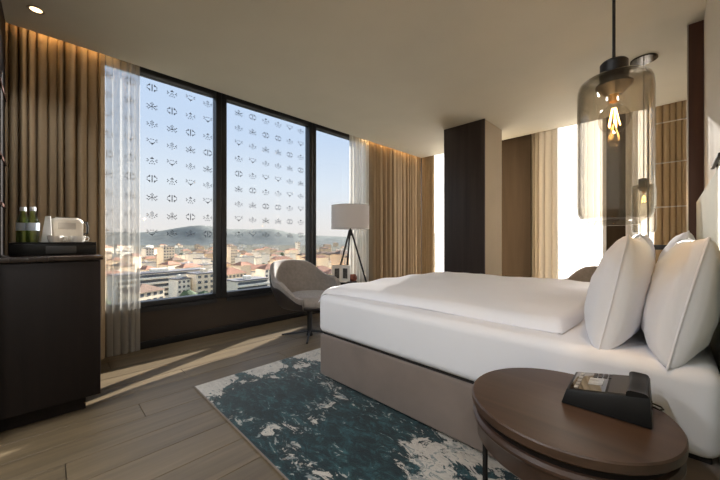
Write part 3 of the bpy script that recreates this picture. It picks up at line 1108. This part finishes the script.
# ------------------------------------------------------------------ minibar cabinet and what stands on it
cbt = thing('minibar_cabinet', 'dark wood minibar cabinet standing before the brown drape', 'cabinet', (-2.98, 0.0, 0))
def LC(x, y, z):
    return (x + 2.98, y, z)
MB().box(LC(-3.42, -.215, .10), LC(-2.565, .236, .945), .002).obj('body', 'dark_wood', cbt)
MB().box(LC(-3.40, -.215, 0), LC(-2.64, .170, .10)).obj('plinth', 'dark_wood', cbt, smooth=False)
MB().box(LC(-2.564, -.210, .105), LC(-2.543, .234, .940), .0015).obj('door', 'dark_wood', cbt)
MB().box(LC(-3.44, -.215, .946), LC(-2.530, .245, .972), .003).obj('counter_top', 'counter', cbt)
CT = .973
wr = thing('wardrobe', 'tall dark wood wardrobe at the end of the minibar cabinet', 'wardrobe', (-3.1, -.62, 0))
MB().box((-.42, -.38, 0), (.62, .395, CEIL - .002)).obj('carcass', 'dark_wood', wr, smooth=False)
for zz in (1.30, 1.62, 2.1):
    MB().box((-.42, .395, zz), (.60, .402, zz + .025), .002).obj('rail', 'fin_wood', wr)

tr = thing('tea_tray', 'dark tray box holding bottles, cups and coffee machine', 'tray', (-3.03, .035, CT))
MB().box((-.17, -.205, 0), (.18, .205, .072), .004).obj('tray_box', 'blackplastic', tr)
b = MB()
b.box((-.17, -.205, .072), (.18, -.197, .082), .001)
b.box((-.17, .197, .072), (.18, .205, .082), .001)
b.box((-.17, -.197, .072), (-.162, .197, .082), .001)
b.box((.172, -.197, .072), (.18, .197, .082), .001)
b.obj('rim', 'blackplastic', tr)
MB().box((.18, -.045, .008), (.186, .10, .058), .002).obj('drawer_plate', 'greyplastic', tr)
TT = CT + .073

def bottle(label, loc):
    t = thing('water_bottle', label, 'bottle', loc, 0, 'green glass water bottles on the tray')
    MB().lathe([(0, .004), (.024, 0), (.031, .006), (.032, .03), (.032, .125), (.030, .145), (.018, .180), (.013, .195), (.013, .222)], seg=28).obj('bottle_glass', 'bottle', t, angle=60)
    MB().lathe([(.0326, .085), (.0326, .135)], seg=28).obj('paper_label', 'label_blue', t)
    MB().lathe([(.0155, .212), (.0155, .234), (.013, .238), (0, .238)], seg=18).obj('cap', 'cap', t)
    return t
bottle('green glass water bottle on the tray beside the wardrobe', (-2.985, -.115, TT))
bottle('green glass water bottle on the tray next to the folded card', (-2.930, -.070, TT))

cm = thing('coffee_machine', 'cream rounded coffee machine with side handle on the tray', 'coffee machine', (-3.08, .095, TT))
b = MB()
rows = []
for k in range(13):
    y = -.085 + .17 * k / 12
    e_ = abs(2 * k / 12 - 1) ** 6
    w_, h_ = .085 * (1 - .12 * e_), .182 * (1 - .10 * e_)
    ring = []
    for q in range(28):
        a = 2 * PI * q / 28
        ca, sa = math.cos(a), math.sin(a)
        pw = .35
        ring.append((w_ * math.copysign(abs(ca) ** pw, ca), y, h_ / 2 + h_ / 2 * math.copysign(abs(sa) ** pw, sa)))
    rows.append(ring)
vr = b.grid(rows, closed_u=True)
b.bm.faces.new(vr[0])
b.bm.faces.new(vr[-1][::-1])
b.obj('housing', 'white_plastic', cm, angle=50)
MB().box((-.06, -.06, .181), (.06, .06, .186), .002).obj('top_plate', 'chrome', cm)
MB().tube([(.0, .080, .155), (0, .105, .152), (0, .113, .12), (0, .110, .075), (0, .082, .06)], .008, 8).obj('handle', 'blackplastic', cm)
MB().box((.084, -.045, .10), (.089, .045, .145), .003).obj('front_panel', 'beige_plastic', cm)

def cup(label, loc, rz):
    t = thing('coffee_cup', label, 'cup', loc, rz, 'white cups on the tray')
    MB().lathe([(0, .004), (.024, 0), (.030, .006), (.039, .030), (.041, .052), (.0385, .052), (.036, .030), (.027, .010), (0, .008)], seg=28).obj('bowl', 'white_ceramic', t, angle=60)
    MB().tube([(.037, 0, .044), (.056, 0, .044), (.062, 0, .033), (.056, 0, .019), (.035, 0, .016)], .0042, 8).obj('handle', 'white_ceramic', t)
    return t
cup('white coffee cup on the tray between folded card and second cup', (-2.89, .035, TT), R(70))
cup('white coffee cup on the tray at the curtain end', (-2.90, .145, TT), R(70))
fc = thing('folded_card', 'white folded menu card standing on the tray beside the bottles', 'card', (-2.96, .000, TT))
card(fc, [(0, -.035, 0), (.03, .02, 0), (.012, .012, .185), (0, -.012, .185)], 'paper', 'panel', .002)
card(fc, [(-.03, .025, 0), (0, -.035, 0), (0, -.012, .185), (-.012, .014, .185)], 'paper', 'panel', .002)

# ------------------------------------------------------------------ recessed ceiling light and added fill lights
def downlight(label, x, y, e=55, spot=105):
    t = thing('ceiling_light', label, 'light', (x, y, CEIL), 0, 'recessed ceiling lights')
    MB().lathe([(.032, -.001), (.046, -.001), (.048, -.004), (.044, -.007), (.032, -.004)], seg=32).obj('ring', 'brass_ring', t)
    MB().lathe([(0, -.0025), (.032, -.0025)], seg=28).obj('lens', 'downlight', t)
    lp = lamp('SPOT', 'ceiling_light_beam', (0, 0, -.012), e, NEUT, spot_size=R(spot), spot_blend=.8, shadow_soft_size=.04)
    lp.parent = t
    return t
downlight('recessed ceiling light near the drape by the wardrobe', -3.18, -.06, 10, 90)
for lx, ly in ((-2.0, -.75), (-.85, -.75), (.75, -.75), (-2.0, -1.6), (-.85, -1.6), (.75, -1.6)):  # out-of-view lamps added to fill the room from the camera side
    downlight('added unseen fill light in the entrance ceiling behind the cabinet line', lx, ly, 28, 168)

# ------------------------------------------------------------------ the town beyond the glass
GZ = -38.0
def at(sx, depth):
    lat = (sx - 360) / FPX * depth
    return .70711 * (lat - depth), .70711 * (lat + depth)
M['ground'] = pmat('town_ground', (0.16, 0.15, 0.12), 1.0, var=0.4, scale=0.02, spec=0.0)
M['hill'] = pmat('wooded_hill', (0.225, 0.228, 0.205), 1.0, var=0.22, scale=0.012, spec=0.0)
M['w_cream'] = pmat('cream_facade', (0.92, 0.76, 0.55), 0.9, var=0.08, scale=0.1)
M['w_white'] = pmat('white_facade', (0.95, 0.87, 0.72), 0.9, var=0.05, scale=0.1)
M['w_beige'] = pmat('beige_facade', (0.80, 0.60, 0.40), 0.9, var=0.08, scale=0.1)
M['w_grey'] = pmat('grey_facade', (0.36, 0.36, 0.36), 0.9, var=0.08, scale=0.1)
M['r_red'] = pmat('terracotta_roof', (0.40, 0.21, 0.14), 0.9, var=0.15, scale=0.5, spec=0.1)
M['r_brown'] = pmat('brown_roof', (0.22, 0.15, 0.11), 0.9, var=0.15, scale=0.5, spec=0.1)
M['r_grey'] = pmat('grey_roof', (0.20, 0.19, 0.19), 0.9, var=0.15, scale=0.5, spec=0.1)
M['town_window'] = pmat('town_window', (0.09, 0.10, 0.115), 0.3, var=0.3, scale=0.3)

b = MB()
b.box((-6500, -4500, GZ - 2), (1500, 6500, GZ))
struct(b.obj('ground', 'ground', smooth=False), 'valley floor under the town')
# ridge of hills: polar strip
def ridge(name, label, dist, prof, depth, seed):
    b = MB()
    rows = []
    for i in range(141):
        sx = -420 + i * 10
        hgt = None
        for (xa, ha), (xb, hb_) in zip(prof, prof[1:]):
            if xa <= sx <= xb:
                q = (sx - xa) / (xb - xa)
                q = q * q * (3 - 2 * q)
                hgt = ha + (hb_ - ha) * q
        if hgt is None:
            hgt = prof[0][1] if sx < prof[0][0] else prof[-1][1]
        ang = math.atan((sx - 360) / FPX)
        row = []
        for k in range(9):
            f = k / 8
            dd = dist + depth * f
            top = EYE + hgt / FPX * (dist + depth) 
            zz = GZ + (top - GZ) * (math.sin(f * PI / 2) ** 1.15) + 14 * noise.noise(Vector((sx * .03, f * 3, seed))) * f
            x, y = at(sx, dd)
            row.append((x, y, zz))
        x, y = at(sx, dist + depth * 1.6)
        row.append((x, y, GZ))
        rows.append(row)
    b.grid(rows)
    return struct(b.obj(name, 'hill', None, angle=80), label)
ridge('hills', 'wooded blue-grey hills along the valley behind the town', 2300,
      [(-420, 4), (60, 6), (141, 8), (205, 14.5), (228, 11), (252, 10), (274, 11.5), (292, 7.5), (310, 4), (345, 3.5), (420, 6), (700, 9), (980, 6)], 900, 2.0)

taken = []
def free(x, y, r):
    return all((x - a) ** 2 + (y - b_) ** 2 > (r + c) ** 2 for a, b_, c in taken)
def building(name, label, sx, depth, w, d, h, rot, wall, roof, group=None, kind='flat', floors=0, cols=0, bands=False, base=0.0):
    x, y = at(sx, depth)
    ang = math.atan2(-y, -x)          # local +x points back to the room
    ca_, sa_ = math.cos(ang + R(rot)), math.sin(ang + R(rot))
    nseg = max(1, round(w / d))
    for q in range(nseg):
        yy = -w / 2 + w * (q + .5) / nseg
        taken.append((x - d / 2 * ca_ - yy * sa_, y - d / 2 * sa_ + yy * ca_, math.hypot(d / 2, w / nseg / 2) + .8))
    t = thing(name, label, 'building', (x, y, GZ), ang + R(rot), group)
    hh = h
    MB().box((-d, -w / 2, 0), (0, w / 2, hh)).obj('walls', wall, t, smooth=False)
    if kind == 'hip':
        b = MB()
        o_ = .6
        v = [b.bm.verts.new(p) for p in ((-d - o_, -w / 2 - o_, hh), (o_, -w / 2 - o_, hh), (o_, w / 2 + o_, hh), (-d - o_, w / 2 + o_, hh))]
        rh = min(w, d) * .28
        ins = min(w, d) * .5
        if w > d:
            tp = [b.bm.verts.new((-d / 2, -w / 2 + ins, hh + rh)), b.bm.verts.new((-d / 2, w / 2 - ins + .01, hh + rh))]
            fs = ((v[0], v[1], tp[0]), (v[1], v[2], tp[1], tp[0]), (v[2], v[3], tp[1]), (v[3], v[0], tp[0], tp[1]))
        else:
            tp = [b.bm.verts.new((-d + ins, 0, hh + rh)), b.bm.verts.new((-ins + .01, 0, hh + rh))]
            fs = ((v[3], v[0], tp[0]), (v[0], v[1], tp[1], tp[0]), (v[1], v[2], tp[1]), (v[2], v[3], tp[0], tp[1]))
        for f in fs:
            b.bm.faces.new(f)
        b.bm.faces.new(v[::-1])
        b.obj('roof', roof, t, smooth=False)
    else:
        b = MB()
        b.box((-d - .3, -w / 2 - .3, hh), (.3, w / 2 + .3, hh + .7))
        b.obj('roof', roof, t, smooth=False)
        b = MB()
        b.box((-d * .6, -w * .12, hh + .7), (-d * .3, w * .06, hh + 2.6))
        b.obj('stair_head', wall, t, smooth=False)
    if floors:
        fh = hh / floors
        if bands:
            bmesh_b = MB().box((0, -w / 2 + .6, 0), (1.3, w / 2 - .6, 1.0)).mesh('balcony', smooth=False)
            wmesh = MB().box((0, -w / 2 + .8, 0), (.12, w / 2 - .8, fh * .48)).mesh('window_band', smooth=False)
            for k in range(1, floors):
                link('balcony', bmesh_b, wall, t, (0, 0, k * fh))
                link('window_band', wmesh, 'town_window', t, (0, 0, k * fh + 1.15))
        else:
            cw = w / cols
            wm = MB().box((0, -cw * .26, 0), (.12, cw * .26, fh * .5)).mesh('window', smooth=False)
            cd = d / max(2, int(d / cw))
            for k in range(floors):
                for c in range(cols):
                    link('window', wm, 'town_window', t, (0, -w / 2 + cw * (c + .5), k * fh + fh * .3))
    return t

# nearer blocks that can be told apart
building('apartment_block', 'long white apartment slab with balcony bands below the printed window', 166, 196, 52, 13, 18.5, 24, 'w_white', 'r_grey', floors=6, bands=True)
building('apartment_block', 'tall narrow white stairwell block in front of the long slab', 184, 178, 7.5, 9, 16.5, 30, 'w_white', 'r_grey', floors=6, cols=3)
building('apartment_block', 'white block at the right end of the long slab by the window mullion', 209, 186, 15, 11, 19, 30, 'w_cream', 'r_grey', floors=6, cols=4)
building('apartment_block', 'cream block with brown hipped roof in front of the long slab', 152, 150, 13, 12, 14.5, 38, 'w_cream', 'r_brown', kind='hip', floors=5, cols=4)
building('apartment_block', 'low white block at the foot of the printed window', 193, 128, 20, 12, 7.5, 20, 'w_white', 'r_grey', floors=2, cols=8)
building('apartment_block', 'low cream block below the sheer curtain side of the window', 141, 112, 14, 10, 8.5, 25, 'w_cream', 'r_brown', floors=3, cols=5)
building('tower_block', 'pale rounded white tower standing above the roofs', 150, 440, 11, 11, 27, 30, 'w_white', 'r_grey', floors=8, cols=3)
building('tower_block', 'cream tower block beside the white tower', 169, 400, 15, 12, 30, 35, 'w_cream', 'r_grey', floors=8, cols=4)
building('tower_block', 'cream tower block behind the window with the lounge chair', 234, 420, 9.5, 10, 30, 35, 'w_cream', 'r_grey', floors=8, cols=3)
building('tower_block', 'slim white tower near the hill foot', 299, 620, 7, 8, 34, 35, 'w_white', 'r_grey', floors=8, cols=2)
building('apartment_block', 'white apartment block with red hipped roof behind the lounge chair window', 236, 205, 16, 13, 17, 32, 'w_cream', 'r_red', kind='hip', floors=5, cols=6)
building('apartment_block', 'wide white apartment block with balconies behind the lounge chair', 253, 186, 21, 12, 15, 32, 'w_white', 'r_grey', floors=5, bands=True)
building('apartment_block', 'white apartment block half hidden by the lounge chair back', 276, 224, 18, 12, 18.5, 35, 'w_white', 'r_red', kind='hip', floors=6, cols=6)
building('house', 'near house with dark pyramid roof below the lounge chair window', 255, 92, 12, 12, 9.5, 30, 'w_grey', 'r_grey', kind='hip')
building('apartment_block', 'low white flat-roofed block beside the dark pyramid roof', 232, 118, 14, 12, 9, 28, 'w_white', 'r_grey', floors=3, cols=4)
building('apartment_block', 'long low hall with red roof beyond the white blocks', 258, 300, 38, 14, 11, 30, 'w_beige', 'r_red', kind='hip')
building('apartment_block', 'long grey-roofed hall beyond the tower blocks', 190, 330, 44, 15, 11, 28, 'w_beige', 'r_grey', kind='hip')
building('apartment_block', 'cream block seen between lamp and mullion', 326, 240, 18, 14, 15, 35, 'w_cream', 'r_red', kind='hip', floors=5, cols=5)

# the rest of the town, in three kinds
rnd = random.Random(11)
kinds = [('w_cream', 'r_red', 'hip', 'small distant cream house with terracotta roof in the town', 'distant terracotta-roofed houses'),
         ('w_white', 'r_grey', 'flat', 'small distant white flat-roofed block in the town', 'distant white flat-roofed blocks'),
         ('w_beige', 'r_brown', 'hip', 'small distant beige house with brown roof in the town', 'distant brown-roofed houses')]
cnt = 0
for ring, (d0, d1, n_) in enumerate(((205, 330, 85), (330, 560, 85), (560, 1000, 80), (1000, 1900, 40))):
    for k in range(n_):
        wl2, rf, kd, lab, grp = kinds[rnd.choice((0, 0, 1, 1, 2))]
        for attempt in range(60):
            dd = rnd.uniform(d0, d1)
            sx = rnd.uniform(40, 400)
            w_ = rnd.uniform(9, 20) * (1 + .25 * ring)
            dp = rnd.uniform(9, 14)
            ro = rnd.uniform(20, 48)
            x, y = at(sx, dd)
            if free(x, y, math.hypot(w_ / 2, dp) + 1):
                break
        else:
            continue
        h_ = rnd.uniform(9, 19) + (rnd.random() < .12) * rnd.uniform(6, 10)
        building('town_building', lab, sx, dd, w_, dp, h_, ro, wl2, rf, grp, kd)
# trees between the houses
blob = bmesh.new()
bmesh.ops.create_icosphere(blob, subdivisions=2, radius=1)
for v in blob.verts:
    v.co *= 1 + .28 * noise.noise(v.co * 2.2)
    v.co.z = v.co.z * 1.05 + .9
crown_me = bpy.data.meshes.new('crown')
blob.to_mesh(crown_me)
blob.free()
crown_me.materials.append(M['leaf'])
trunk_me = MB().tube([(0, 0, 0), (0, 0, .5)], .09, 6).mesh('trunk')
trunk_me.materials.append(M['r_brown'])
for k in range(200):
    dd = rnd.uniform(140, 800)
    sx = rnd.uniform(60, 380) if k % 3 else rnd.uniform(285, 345)
    x, y = at(sx, dd)
    s_ = rnd.uniform(3.2, 6.0)
    if not free(x, y, s_ * 1.25):
        continue
    taken.append((x, y, s_ * 1.25))
    t = thing('tree', 'small dark green round tree among the town houses', 'tree', (x, y, GZ), rnd.uniform(0, 6), 'trees in the town')
    c = link('crown', crown_me, None, t, (0, 0, .25 * s_))
    c.scale = (s_, s_, s_)
    c = link('trunk', trunk_me, None, t)
    c.scale = (s_, s_, s_)
